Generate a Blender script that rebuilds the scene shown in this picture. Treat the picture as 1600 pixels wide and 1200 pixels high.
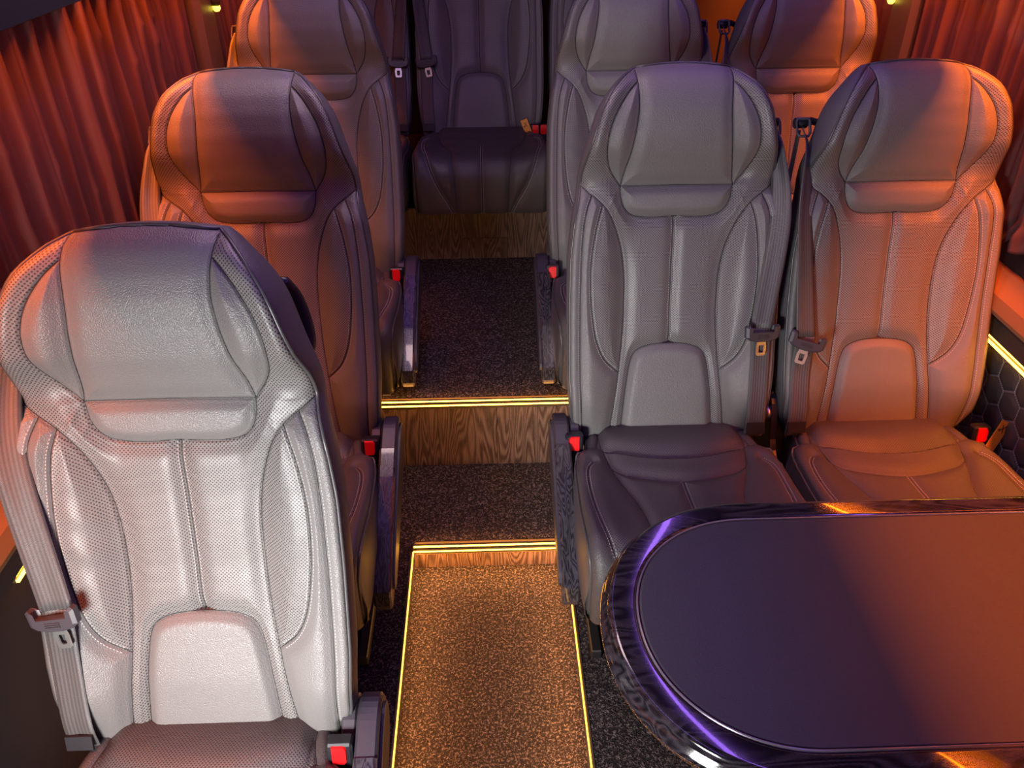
import bpy, math, random
import numpy as np
from mathutils import Vector, Matrix
random.seed(7); rng = np.random.default_rng(7)
for o in list(bpy.data.objects): bpy.data.objects.remove(o)
SC = bpy.context.scene; COL = SC.collection
PI = math.pi

# ------------------------------------------------------------------ camera
cam_d = bpy.data.cameras.new('camera'); cam = bpy.data.objects.new('camera', cam_d); COL.objects.link(cam)
PITCH, YAW, ROLL = map(math.radians, (33.842, 1.67, -0.364))
fw = Vector((math.sin(YAW)*math.cos(PITCH), math.cos(YAW)*math.cos(PITCH), -math.sin(PITCH)))
rt = Vector((math.cos(YAW), -math.sin(YAW), 0)); up = rt.cross(fw)
r2 = rt*math.cos(ROLL)+up*math.sin(ROLL); u2 = -rt*math.sin(ROLL)+up*math.cos(ROLL)
CZ = 1.634
cam.matrix_world = Matrix(((r2.x, u2.x, -fw.x, 0), (r2.y, u2.y, -fw.y, 0), (r2.z, u2.z, -fw.z, CZ), (0, 0, 0, 1)))
cam_d.sensor_fit = 'HORIZONTAL'; cam_d.sensor_width = 36; cam_d.lens = 36*1253.4/1600; cam_d.clip_start = .02
SC.camera = cam

# ------------------------------------------------------------------ world, lights, exposure
W = bpy.data.worlds.new('world'); SC.world = W; W.use_nodes = True
bg = W.node_tree.nodes['Background']; bg.inputs[0].default_value = (.62, .60, .66, 1); bg.inputs[1].default_value = .05
SC.view_settings.view_transform = 'Standard'; SC.view_settings.look = 'None'
SC.view_settings.exposure = 0.0; SC.view_settings.gamma = 1.0; SC.view_settings.use_curve_mapping = False
def area(name, loc, target, sx, sy, power, col, spread=180):
    l = bpy.data.lights.new(name, 'AREA'); l.shape = 'RECTANGLE'; l.size = sx; l.size_y = sy; l.energy = power; l.color = col
    l.spread = math.radians(spread)
    o = bpy.data.objects.new(name, l); COL.objects.link(o); o.location = loc
    d = Vector(target)-Vector(loc); o.rotation_euler = d.to_track_quat('-Z', 'Y').to_euler(); return o
ORANGE = (1.0, .155, .004); PURPLE = (.36, .15, 1.0); YEL = (1.0, .40, .10)
area('side_door_daylight', (-.52, -.20, .88), (-.24, .95, .56), .32, .32, 11, (1.0, .985, .96), 88)
area('ceiling_fill', (-.10, 1.65, 1.90), (.10, 1.65, 0), .26, 1.0, 7.5, (1.0, .70, .70))  # added overhead fill that lifts cushions, table and floor
def strip_light(name, x, y0, y1, z, tx, tz, power, col, w=.035):
    l = bpy.data.lights.new(name, 'AREA'); l.shape = 'RECTANGLE'; l.size = w; l.size_y = y1-y0; l.energy = power; l.color = col
    o = bpy.data.objects.new(name, l); COL.objects.link(o); o.location = (x, (y0+y1)/2, z)
    d = Vector((tx-x, 0, tz-z)).normalized()          # facing direction, long axis along Y
    zax = -d; yax = Vector((0, 1, 0)); xax = yax.cross(zax)
    o.rotation_euler = Matrix((xax, yax, zax)).transposed().to_euler(); return o
strip_light('orange_led_left', -.715, .2, 3.5, 1.60, -.675, 1.0, 75, ORANGE, .08)
strip_light('orange_led_right', 1.125, -.5, 3.5, 1.60, 1.085, 1.0, 125, ORANGE, .10)
strip_light('purple_led_left', -.28, -.2, 2.7, 1.86, -.2, 1.0, 4.5, PURPLE)
strip_light('aisle_led_left', -.2160, .0, 1.52, .0765, -.12, .02, 4.6, YEL, .006)
strip_light('aisle_led_right', .1790, .0, 1.52, .0765, .08, .02, 4.6, YEL, .006)
for n_, x_, w_, y_, z_, p_ in (('step_led_low', -.02, .39, 1.526, .071, 1.2), ('step_led_up', -.03, .76, 1.864, .303, .25)): area(n_, (x_, y_, z_), (x_, y_-.05, z_-.10), w_, .006, p_, YEL)
area('step_led_glow', (-.03, 1.889, .3225), (-.03, 2.80, .62), .76, .006, .8, YEL)
area('step_led_glow', (-.02, 1.551, .0885), (-.02, 1.88, .12), .39, .006, .3, YEL)
strip_light('purple_led_right', .68, -.2, 2.7, 1.86, .5, 1.0, 5.0, PURPLE)

# ------------------------------------------------------------------ helpers
def mesh(name, V, F, mat, uv=None, smooth=True, normals=None):
    V = np.asarray(V, np.float32); me = bpy.data.meshes.new(name)
    if isinstance(F, np.ndarray):
        n, k = F.shape
        me.vertices.add(len(V)); me.vertices.foreach_set('co', V.ravel())
        me.loops.add(n*k); me.loops.foreach_set('vertex_index', F.astype(np.int32).ravel())
        me.polygons.add(n); me.polygons.foreach_set('loop_start', np.arange(0, n*k, k, dtype=np.int32))
        me.update(calc_edges=True)
    else:
        me.from_pydata([tuple(map(float, v)) for v in V], [], [tuple(map(int, f)) for f in F])
    me.validate(); me.update()
    if uv is not None:
        ul = me.uv_layers.new(name='UVMap'); li = np.empty(len(me.loops), np.int32); me.loops.foreach_get('vertex_index', li)
        ul.data.foreach_set('uv', np.asarray(uv, np.float32)[li].ravel())
    me.polygons.foreach_set('use_smooth', np.full(len(me.polygons), smooth, bool))
    if normals is not None: me.normals_split_custom_set_from_vertices([tuple(map(float, v)) for v in normals])
    me.materials.append(mat); return me
def link(name, me, parent=None, loc=(0, 0, 0), rot=None):
    o = bpy.data.objects.new(name, me); COL.objects.link(o); o.location = loc
    if rot is not None: o.rotation_euler = rot
    if parent is not None: o.parent = parent
    return o
def tag(o, label=None, cat=None, group=None, kind=None):
    if label: o['label'] = label
    if cat: o['category'] = cat
    if group: o['group'] = group
    if kind: o['kind'] = kind
    return o
def empty(name, loc):
    o = bpy.data.objects.new(name, None); COL.objects.link(o); o.location = loc; o.empty_display_size = .05; return o
class G:
    """collects shapes into one mesh"""
    def __init__(s): s.V = []; s.F = []
    def add(s, V, F):
        b = len(s.V); s.V += [tuple(v) for v in V]; s.F += [tuple(i+b for i in f) for f in F]
    def box(s, x0, x1, y0, y1, z0, z1, bev=0.0):
        if bev <= 0:
            V = [(x, y, z) for x in (x0, x1) for y in (y0, y1) for z in (z0, z1)]
            s.add(V, [(0, 1, 3, 2), (4, 6, 7, 5), (0, 4, 5, 1), (2, 3, 7, 6), (0, 2, 6, 4), (1, 5, 7, 3)]); return s
        # bevelled box: three nested loops stacked in z
        def loop(i, z):
            return [(x0+i, y0+bev, z), (x0+bev, y0+i, z), (x1-bev, y0+i, z), (x1-i, y0+bev, z), (x1-i, y1-bev, z), (x1-bev, y1-i, z), (x0+bev, y1-i, z), (x0+i, y1-bev, z)]
        L = [loop(bev*.8, z0), loop(0, z0+bev), loop(0, z1-bev), loop(bev*.8, z1)]
        V = [v for l in L for v in l]; F = [tuple(range(7, -1, -1)), tuple(range(24, 32))]
        for k in range(3):
            for i in range(8):
                j = (i+1) % 8; F.append((k*8+i, k*8+j, k*8+8+j, k*8+8+i))
        s.add(V, F); return s
    def tube(s, P, r, n=8, closed=False, caps=True):
        P = [Vector(p) for p in P]; m = len(P); V = []; F = []; prev = None
        for i, p in enumerate(P):
            a = P[(i-1) % m] if (closed or i > 0) else p; b = P[(i+1) % m] if (closed or i < m-1) else p
            t = (b-a).normalized() if (b-a).length > 1e-9 else Vector((0, 0, 1))
            if prev is None:
                q = Vector((0, 0, 1)) if abs(t.z) < .9 else Vector((1, 0, 0)); nx = t.cross(q).normalized()
            else: nx = (prev-t*prev.dot(t)).normalized()
            prev = nx; ny = t.cross(nx); rr = r[i] if hasattr(r, '__len__') else r
            V += [p+nx*rr*math.cos(2*PI*k/n)+ny*rr*math.sin(2*PI*k/n) for k in range(n)]
        for i in range(m if closed else m-1):
            j = (i+1) % m
            for k in range(n): F.append((i*n+k, i*n+(k+1) % n, j*n+(k+1) % n, j*n+k))
        if not closed and caps: F.append(tuple(range(n-1, -1, -1))); F.append(tuple((m-1)*n+k for k in range(n)))
        s.add(V, F); return s
    def extrude(s, poly, f0, f1, inset=0.0, cy=None):
        """poly: 2-D points; f0,f1 map (a,b)->xyz of both ends (with optional inset rings)"""
        n = len(poly); V = [f0(*p) for p in poly]+[f1(*p) for p in poly]
        F = [tuple(range(n-1, -1, -1)), tuple(range(n, 2*n))]+[(i, (i+1) % n, n+(i+1) % n, n+i) for i in range(n)]
        s.add(V, F); return s
    def mesh(s, name, mat, smooth=False): return mesh(name, s.V, s.F, mat, smooth=smooth)
def smooth_poly(P, n, closed=False):
    """Catmull-Rom resample"""
    P = np.array(P, float); m = len(P); out = []
    Q = np.vstack([P[-1:], P, P[:2]]) if closed else np.vstack([2*P[:1]-P[1:2], P, 2*P[-1:]-P[-2:-1]])
    for i in range(m if closed else m-1):
        a, b, c, d = Q[i], Q[i+1], Q[i+2], Q[i+3]
        for t in np.linspace(0, 1, n, endpoint=False):
            out.append(.5*((2*b)+(-a+c)*t+(2*a-5*b+4*c-d)*t*t+(-a+3*b-3*c+d)*t**3))
    if not closed: out.append(P[-1])
    return np.array(out)
def seg_dist(X, Y, P):
    """distance of points to polyline P"""
    d = np.full(X.shape, 9.0)
    for a, b in zip(P[:-1], P[1:]):
        v = b-a; L = (v@v)+1e-12
        t = np.clip(((X-a[0])*v[0]+(Y-a[1])*v[1])/L, 0, 1)
        d = np.minimum(d, np.hypot(X-a[0]-t*v[0], Y-a[1]-t*v[1]))
    return d
def inpoly(X, Y, P):
    r = np.zeros(X.shape, bool); n = len(P)
    for i in range(n):
        x1, y1 = P[i]; x2, y2 = P[(i+1) % n]
        if y1 == y2: continue
        c = ((y1 > Y) != (y2 > Y)) & (X < (x2-x1)*(Y-y1)/(y2-y1)+x1); r ^= c
    return r
def sstep(a, b, x): t = np.clip((x-a)/(b-a), 0, 1); return t*t*(3-2*t)

# ------------------------------------------------------------------ materials
def newmat(name):
    m = bpy.data.materials.new(name); m.use_nodes = True; nt = m.node_tree; b = nt.nodes['Principled BSDF']; return m, nt, b
def N(nt, t, **k):
    n = nt.nodes.new(t)
    for a, v in k.items(): setattr(n, a, v)
    return n
def math_(nt, op, a, b=None, c=None):
    n = nt.nodes.new('ShaderNodeMath'); n.operation = op
    for i, v in enumerate((a, b, c)):
        if v is None: continue
        if isinstance(v, (int, float)): n.inputs[i].default_value = v
        else: nt.links.new(v, n.inputs[i])
    return n.outputs[0]
def plain(name, col, rough=.5, metal=0, spec=.5, coat=0, emit=None, es=0):
    m, nt, b = newmat(name); b.inputs['Base Color'].default_value = (*col, 1); b.inputs['Roughness'].default_value = rough
    b.inputs['Metallic'].default_value = metal; b.inputs['Specular IOR Level'].default_value = spec
    b.inputs['Coat Weight'].default_value = coat; b.inputs['Coat Roughness'].default_value = .05
    if emit: b.inputs['Emission Color'].default_value = (*emit, 1); b.inputs['Emission Strength'].default_value = es
    # faint procedural unevenness
    if not emit:
        no = N(nt, 'ShaderNodeTexNoise'); no.inputs['Scale'].default_value = 40; no.inputs['Detail'].default_value = 3
        mr = N(nt, 'ShaderNodeMapRange'); mr.inputs['To Min'].default_value = max(0, rough-.05); mr.inputs['To Max'].default_value = min(1, rough+.05)
        nt.links.new(no.outputs['Fac'], mr.inputs['Value']); nt.links.new(mr.outputs[0], b.inputs['Roughness'])
    return m
LEATHER = (.150, .143, .141)
def leather(name, perf, col=LEATHER, rough=.43, usecoord='UV', grain=1.0, relief=.65):
    m, nt, b = newmat(name); b.inputs['Specular IOR Level'].default_value = .5; b.inputs['Roughness'].default_value = rough
    tc = N(nt, 'ShaderNodeTexCoord'); uv = tc.outputs[usecoord]
    bump = N(nt, 'ShaderNodeBump')
    if perf:
        sep = N(nt, 'ShaderNodeSeparateXYZ'); nt.links.new(uv, sep.inputs[0])
        x = math_(nt, 'MULTIPLY', sep.outputs[0], PI/.0058); y = math_(nt, 'MULTIPLY', sep.outputs[1], PI/.0058)
        c = math_(nt, 'ABSOLUTE', math_(nt, 'MULTIPLY', math_(nt, 'COSINE', x), math_(nt, 'COSINE', y)))
        s = math_(nt, 'ABSOLUTE', math_(nt, 'MULTIPLY', math_(nt, 'SINE', x), math_(nt, 'SINE', y)))
        v = math_(nt, 'MAXIMUM', c, s)                       # 1 at the dots of a diamond lattice
        dot = N(nt, 'ShaderNodeMapRange'); dot.interpolation_type = 'SMOOTHSTEP'
        dot.inputs['From Min'].default_value = .70; dot.inputs['From Max'].default_value = .95; nt.links.new(v, dot.inputs['Value'])
        inv = math_(nt, 'SUBTRACT', 1.0, dot.outputs[0])
        nt.links.new(inv, bump.inputs['Height']); bump.inputs['Distance'].default_value = .0006; bump.inputs['Strength'].default_value = .7
        mix = N(nt, 'ShaderNodeMix', data_type='RGBA'); mix.inputs[6].default_value = (*[c*1.12 for c in col], 1); mix.inputs[7].default_value = (*[c*.20 for c in col], 1)
        nt.links.new(dot.outputs[0], mix.inputs[0]); nt.links.new(mix.outputs[2], b.inputs['Base Color'])
    else:
        vo = N(nt, 'ShaderNodeTexVoronoi'); vo.feature = 'SMOOTH_F1'; vo.inputs['Scale'].default_value = 600*grain; vo.inputs['Smoothness'].default_value = .4
        nt.links.new(uv, vo.inputs['Vector'])
        nt.links.new(vo.outputs['Distance'], bump.inputs['Height']); bump.inputs['Distance'].default_value = .0010; bump.inputs['Strength'].default_value = relief
        bump.invert = True
        no = N(nt, 'ShaderNodeTexNoise'); no.inputs['Scale'].default_value = 9; nt.links.new(uv, no.inputs['Vector'])
        mix = N(nt, 'ShaderNodeMix', data_type='RGBA'); mix.inputs[6].default_value = (*[c*.94 for c in col], 1); mix.inputs[7].default_value = (*[c*1.06 for c in col], 1)
        nt.links.new(no.outputs['Fac'], mix.inputs[0]); nt.links.new(mix.outputs[2], b.inputs['Base Color'])
    nt.links.new(bump.outputs[0], b.inputs['Normal'])
    return m
M = {}
M['smooth'] = leather('leather_smooth', False)
M['perf'] = leather('leather_perforated', True)
M['shell'] = leather('leather_shell', False, (.10, .095, .10), .5, 'Object')
M['cush'] = leather('leather_cushion', False, (.060, .053, .056), .45)  # same leather as the backs, shade on upward faces put into the colour
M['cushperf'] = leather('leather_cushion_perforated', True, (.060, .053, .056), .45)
M['piping'] = plain('piping_leather', (.06, .058, .06), .35)
M['thread'] = plain('thread', (.36, .34, .33), .6)
M['plastic'] = plain('black_plastic', (.014, .013, .016), .33)
M['matte'] = plain('dark_vinyl', (.035, .03, .04), .42)
M['frame'] = plain('dark_frame', (.012, .011, .013), .5)
M['red'] = plain('red_button', (.95, .006, .008), .35)
M['red'].node_tree.nodes['Principled BSDF'].inputs['Emission Color'].default_value = (0, 0, 0, 1)
M['steel'] = plain('steel', (.8, .78, .76), .38, 1)
M['grey_plastic'] = plain('grey_plastic', (.05, .045, .055), .35)
M['tagp'] = plain('orange_tag', (.85, .36, .04), .55)
M['ink'] = plain('dark_ink', (.06, .02, .01), .6)
M['alu'] = plain('bronze_profile', (.10, .07, .035), .45, .3)
M['led'] = plain('led_yellow', (0, 0, 0), .5, emit=(1.0, .42, .035), es=18)
M['led_thin'] = plain('led_yellow_thin', (0, 0, 0), .5, emit=(1.0, .42, .035), es=8)
M['lamp'] = plain('lamp_glow', (0, 0, 0), .5, emit=(1.0, .78, .05), es=6)
M['wallp'] = plain('wall_panel', (.05, .035, .035), .5)
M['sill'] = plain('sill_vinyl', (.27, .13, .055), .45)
M['dark'] = plain('dark_trim', (.012, .010, .014), .6)
M['ceil'] = plain('ceiling_fabric', (.10, .09, .10), .9)
M['bead'] = plain('bead', (.25, .22, .26), .25, .6)
def webbing():
    m, nt, b = newmat('belt_webbing'); tc = N(nt, 'ShaderNodeTexCoord')
    sep = N(nt, 'ShaderNodeSeparateXYZ'); nt.links.new(tc.outputs['UV'], sep.inputs[0])
    a = math_(nt, 'SINE', math_(nt, 'MULTIPLY', math_(nt, 'ADD', math_(nt, 'MULTIPLY', sep.outputs[0], .6), sep.outputs[1]), 2600.0))
    st = math_(nt, 'SINE', math_(nt, 'MULTIPLY', sep.outputs[0], 1100.0))
    bump = N(nt, 'ShaderNodeBump'); bump.inputs['Distance'].default_value = .0004; bump.inputs['Strength'].default_value = .6
    nt.links.new(a, bump.inputs['Height']); nt.links.new(bump.outputs[0], b.inputs['Normal'])
    mr = N(nt, 'ShaderNodeMapRange'); mr.inputs['From Min'].default_value = -1; nt.links.new(st, mr.inputs['Value'])
    mix = N(nt, 'ShaderNodeMix', data_type='RGBA'); mix.inputs[6].default_value = (.06, .056, .057, 1); mix.inputs[7].default_value = (.11, .103, .103, 1)
    nt.links.new(mr.outputs[0], mix.inputs[0]); nt.links.new(mix.outputs[2], b.inputs['Base Color'])
    b.inputs['Roughness'].default_value = .42; b.inputs['Specular IOR Level'].default_value = .6; return m
M['web'] = webbing()
def carpet():
    m, nt, b = newmat('carpet'); tc = N(nt, 'ShaderNodeTexCoord'); P = tc.outputs['Object']
    vo = N(nt, 'ShaderNodeTexVoronoi'); vo.inputs['Scale'].default_value = 330; nt.links.new(P, vo.inputs['Vector'])
    no = N(nt, 'ShaderNodeTexNoise'); no.inputs['Scale'].default_value = 170; no.inputs['Detail'].default_value = 4; nt.links.new(P, no.inputs['Vector'])
    h = math_(nt, 'ADD', math_(nt, 'MULTIPLY', vo.outputs['Distance'], -.7), math_(nt, 'MULTIPLY', no.outputs['Fac'], 1.6))
    cr = N(nt, 'ShaderNodeValToRGB'); e = cr.color_ramp.elements
    e[0].position = .38; e[0].color = (.018, .013, .013, 1); e[1].position = .78; e[1].color = (.22, .17, .155, 1)
    mid = cr.color_ramp.elements.new(.55); mid.color = (.065, .05, .047, 1)
    nt.links.new(h, cr.inputs[0]); nt.links.new(cr.outputs[0], b.inputs['Base Color'])
    bump = N(nt, 'ShaderNodeBump'); bump.inputs['Distance'].default_value = .004; bump.inputs['Strength'].default_value = .9
    nt.links.new(h, bump.inputs['Height']); nt.links.new(bump.outputs[0], b.inputs['Normal'])
    b.inputs['Roughness'].default_value = .85; b.inputs['Specular IOR Level'].default_value = .25; return m
M['carpet'] = carpet()
def wood(name, dark, light, sx, sy, sz, bands, rough, coat=0, rnd=True, spec=.5, width=.5):
    """contour lines of a stretched noise: cathedral grain"""
    m, nt, b = newmat(name); tc = N(nt, 'ShaderNodeTexCoord'); mp = N(nt, 'ShaderNodeMapping')
    nt.links.new(tc.outputs['Object'], mp.inputs[0]); mp.inputs['Scale'].default_value = (sx, sy, sz)
    src = mp.outputs[0]
    if rnd:
        oi = N(nt, 'ShaderNodeObjectInfo'); ad = N(nt, 'ShaderNodeVectorMath'); ad.operation = 'ADD'
        cb = N(nt, 'ShaderNodeCombineXYZ'); r = math_(nt, 'MULTIPLY', oi.outputs['Random'], 57.0)
        nt.links.new(r, cb.inputs[0]); nt.links.new(r, cb.inputs[1]); nt.links.new(src, ad.inputs[0]); nt.links.new(cb.outputs[0], ad.inputs[1]); src = ad.outputs[0]
    no = N(nt, 'ShaderNodeTexNoise'); no.inputs['Scale'].default_value = 1; no.inputs['Detail'].default_value = 1.5; no.inputs['Distortion'].default_value = .35; nt.links.new(src, no.inputs['Vector'])
    w = math_(nt, 'SINE', math_(nt, 'MULTIPLY', no.outputs['Fac'], bands))
    fn = N(nt, 'ShaderNodeTexNoise'); mp2 = N(nt, 'ShaderNodeMapping'); mp2.inputs['Scale'].default_value = (sx*14, sy*14, sz*9 if sz < sx else sz*14)
    nt.links.new(tc.outputs['Object'], mp2.inputs[0]); nt.links.new(mp2.outputs[0], fn.inputs['Vector']); fn.inputs['Scale'].default_value = 3; fn.inputs['Detail'].default_value = 4
    h = math_(nt, 'ADD', math_(nt, 'MULTIPLY', w, .32), math_(nt, 'MULTIPLY', fn.outputs['Fac'], 1.0))
    mr = N(nt, 'ShaderNodeMapRange'); mr.inputs['From Min'].default_value = width-.35; mr.inputs['From Max'].default_value = width+.4; nt.links.new(h, mr.inputs['Value'])
    mix = N(nt, 'ShaderNodeMix', data_type='RGBA'); mix.inputs[6].default_value = (*dark, 1); mix.inputs[7].default_value = (*light, 1)
    nt.links.new(mr.outputs[0], mix.inputs[0]); nt.links.new(mix.outputs[2], b.inputs['Base Color'])
    b.inputs['Roughness'].default_value = rough; b.inputs['Coat Weight'].default_value = coat; b.inputs['Coat Roughness'].default_value = .04; b.inputs['Specular IOR Level'].default_value = spec
    bump = N(nt, 'ShaderNodeBump'); bump.inputs['Distance'].default_value = .0004; bump.inputs['Strength'].default_value = .4 if not coat else .08
    nt.links.new(h, bump.inputs['Height']); nt.links.new(bump.outputs[0], b.inputs['Normal']); return m
M['plank'] = wood('walnut_plank', (.055, .031, .023), (.21, .135, .10), 15, 15, 1.7, 150, .42)
M['gloss'] = wood('glossy_black_wood', (.006, .005, .008), (.040, .034, .044), 5, 22, 22, 60, .12, 1.0, rnd=False)
M['gloss_arm'] = wood('glossy_black_wood_arm', (.010, .009, .012), (.055, .050, .06), 60, 14, 14, 60, .25, 1.0, rnd=False)
M['inlay'] = leather('table_leather', False, (.036, .037, .042), .42, 'Object', .9, .2)
def cloth(name, col):
    m, nt, b = newmat(name); tc = N(nt, 'ShaderNodeTexCoord'); no = N(nt, 'ShaderNodeTexNoise'); no.inputs['Scale'].default_value = 900; nt.links.new(tc.outputs['Object'], no.inputs['Vector'])
    b.inputs['Base Color'].default_value = (*col, 1); b.inputs['Roughness'].default_value = .55; b.inputs['Specular IOR Level'].default_value = .35
    bump = N(nt, 'ShaderNodeBump'); bump.inputs['Distance'].default_value = .0006; nt.links.new(no.outputs['Fac'], bump.inputs['Height']); nt.links.new(bump.outputs[0], b.inputs['Normal']); return m
M['curtain'] = cloth('curtain_cloth', (.075, .028, .030))

# ------------------------------------------------------------------ the setting
XL, XR = -.80, 1.21
F0, F1, F2, F3 = 0.0, .080, .315, .527
Y1, Y2, Y3, YE = 1.547, 1.885, 2.842, 3.75
EL, ER = -.223, .186
def struct(name, me, parent=None, label=None):
    o = link(name, me, parent); 
    if parent is None: o['kind'] = 'structure'
    if label: o['label'] = label
    return o
g = G(); g.box(EL-.02, ER+.02, -1.2, Y1, -.04, F0); struct('floor', g.mesh('floor', M['carpet']), label='speckled carpet of the sunken aisle')
g = G(); g.box(XL-.05, EL, -1.2, Y2+.01, -.04, F1); g.box(ER, XR+.05, -1.2, Y2+.01, -.04, F1); g.box(EL, ER, Y1+.012, Y2+.01, -.04, F1)
struct('floor.001', g.mesh('floor_mid', M['carpet']), label='speckled carpet beside and behind the sunken aisle')
g = G(); g.box(XL-.05, XR+.05, Y2+.012, Y3+.01, -.04, F2); struct('floor.002', g.mesh('floor_upper', M['carpet']), label='speckled carpet of the upper level between the rear seats')
g = G(); g.box(XL-.05, XR+.05, Y3+.012, YE, -.04, F3); struct('floor.003', g.mesh('floor_rear', M['carpet']), label='carpeted rear platform under the back row')
def riser(name, x0, x1, y, z0, z1, pw, off, label):
    g = G(); g.box(x0, x1, y+.006, y+.012, z0, z1-.002)
    r = struct(name, g.mesh('riser_back', M['frame']), label=label)
    x = x0-off
    while x < x1:
        a, b_ = max(x, x0), min(x+pw, x1)
        if b_-a > .01:
            g = G(); h0 = random.uniform(0, .0006)
            if name == 'trim_3' and a < .02 < b_:
                zc = z0+.40*(z1-z0)
                g.box(a+.0005, b_-.0005, y-h0, y+.006, z0, zc-.0005, .0008); link('plank', g.mesh('plank', M['plank']), r)
                g = G(); g.box(a+.0005, b_-.0005, y-.0003, y+.006, zc+.0005, z1-.003, .0008)
            else: g.box(a+.0005, b_-.0005, y-h0, y+.006, z0, z1-.003, .0008)
            link('plank', g.mesh('plank', M['plank']), r)
        x += pw
riser('trim_1', EL, ER, Y1, F0, F1-.004, .118, .03, 'low wood-look riser of the bottom step')
riser('trim_2', XL, XR, Y2, F1, F2-.004, .172, .05, 'wood-look riser of the middle step')
riser('trim_3', XL, XR, Y3, F2, F3-.002, .178, .02, 'wood-look riser under the back row')
def led_nosing(x0, x1, y, z, label):
    g = G(); g.box(x0, x1, y-.014, y+.014, z-.003, z+.003, .0015); g.box(x0, x1, y-.016, y-.010, z-.016, z+.003, .001)
    o = link('step_light', g.mesh('nosing', M['alu'])); tag(o, label, 'light')
    g = G(); g.box(x0+.002, x1-.002, y-.0170, y-.0130, z-.0062, z-.0022); link('led_tube', g.mesh('led', M['led']), o)
    g = G(); g.box(x0+.002, x1-.002, y-.0085, y-.0035, z+.001, z+.0040); link('led_tube', g.mesh('led', M['led']), o)
    return o
led_nosing(EL+.001, ER-.001, Y1, F1+.001, 'short glowing yellow light bar on the bottom step edge')
led_nosing(-.42, .36, Y2, F2+.001, 'longer glowing yellow light bar on the upper step edge')
for x, s, lab in ((EL, 1, 'thin yellow light line along the left edge of the aisle'), (ER, -1, 'thin yellow light line along the right edge of the aisle')):
    g = G(); g.box(min(x, x-s*.004), max(x, x-s*.004)+.001, -.3, Y1-.02, F1-.004, F1+.003, .0008)
    o = link('floor_light', g.mesh('floor_light', M['alu'])); tag(o, lab, 'light')
    g = G(); a, b_ = sorted((x+s*.0012, x+s*.0040)); g.box(a, b_, -.3, Y1-.02, F1-.003, F1+.0005); link('led_tube', g.mesh('led', M['led_thin']), o)

def wall(side, X, s):
    # s: +1 wall extends to +x
    g = G(); a, b_ = sorted((X, X+s*.05)); g.box(a, b_, -1.2, YE, -.04, 1.95); w = struct('wall_'+side, g.mesh('wall', M['wallp']))
    def slab(name, d0, d1, y0, y1, z0, z1, mat, bev=.004):
        g = G(); a, b_ = sorted((X-s*d0, X-s*d1)); g.box(a, b_, y0, y1, z0, z1, bev); return link(name, g.mesh(name, mat), w)
    slab('ledge_panel', 0, .035, -.6, 3.3, .668, .715, M['wallp'])
    slab('ledge_shadow_gap', 0, .012, -.6, 3.3, .715, .735, M['dark'])
    # sloping sill that catches the orange light
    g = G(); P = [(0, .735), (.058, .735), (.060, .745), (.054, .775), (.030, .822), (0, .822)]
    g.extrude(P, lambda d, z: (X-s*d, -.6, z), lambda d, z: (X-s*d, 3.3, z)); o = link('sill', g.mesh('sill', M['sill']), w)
    slab('sill_rail', 0, .018, -.6, 3.3, .822, .875, M['dark'])
    slab('curtain_rail', 0, .042, -.6, 3.3, 1.41, 1.44, M['dark'])
    slab('curtain_valance', 0, .03, -.6, 3.3, 1.44, 1.635, M['dark'])
    return w
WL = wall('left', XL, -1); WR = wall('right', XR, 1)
for nm, X, s, lab in (('left', XL, -1, 'yellow light line along the left wall beside the front seat'), ('right', XR, 1, 'twin yellow light line along the right wall above quilted panel')):
    g = G(); a, b_ = sorted((X, X-s*.02)); yl = .93 if s < 0 else .5; g.box(a, b_, yl, 2.6, .640, .668, .002); o = link('wall_light', g.mesh('profile', M['alu'])); tag(o, lab, 'light')
    for z in (.6430, .6570):
        g = G(); a, b_ = sorted((X-s*.019, X-s*.0235)); g.box(a, b_, yl, 2.6, z, z+.0052); link('led_tube', g.mesh('led', M['led']), o)
g = G(); g.box(XL, XR, -1.2, YE, 1.93, 1.97); struct('ceiling', g.mesh('ceiling', M['ceil']))
g = G(); g.box(XL, XR, YE, YE+.04, -.04, 1.95); struct('wall_back', g.mesh('wall_back', M['wallp']))
# overhead luggage shelf edges: the lamps sit below them
for nm, a, b_, lab in (('trim_4', XL, XL+.155, 'overhead shelf above the left curtains'), ('trim_5', XR-.155, XR, 'overhead shelf above the right curtains')):
    g = G(); g.box(a, b_, -.6, YE, 1.64, 1.76, .01); struct(nm, g.mesh('shelf', M['ceil']), label=lab)
for nm, xx, lab in (('trim_8', XL+.145, 'cove lip below the left overhead shelf'), ('trim_9', XR-.145, 'cove lip below the right overhead shelf')):
    g = G(); g.box(xx-.004, xx+.004, -.6, YE, 1.43, 1.65, .001); struct(nm, g.mesh('cove_lip', M['dark']), label=lab)
# pillars
for nm, X, s, lab in (('trim_6', XL, -1, 'upholstered window pillar on the left side'), ('trim_7', XR, 1, 'upholstered window pillar on the right side')):
    g = G(); a, b_ = sorted((X, X-s*.05)); g.box(a, b_, 2.33, 2.47, .87, 1.42, .015); struct(nm, g.mesh('pillar', M['wallp']), label=lab)
    g = G(); xx = X-s*.06; g.tube([(xx, 2.45, 1.272), (xx, 2.45, 1.285), (xx, 2.45, 1.34)], [.010, .015, .015], 12)
    o = link('reading_lamp', g.mesh('lamp_body', M['plastic'], True)); tag(o, 'small glowing yellow lamp on the %s window pillar' % ('left' if s < 0 else 'right'), 'lamp')
    g = G(); g.tube([(xx, 2.45, 1.258), (xx, 2.45, 1.264), (xx, 2.45, 1.272)], [.006, .010, .010], 12); link('lamp_glass', g.mesh('lamp_glass', M['lamp'], True), o)

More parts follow.
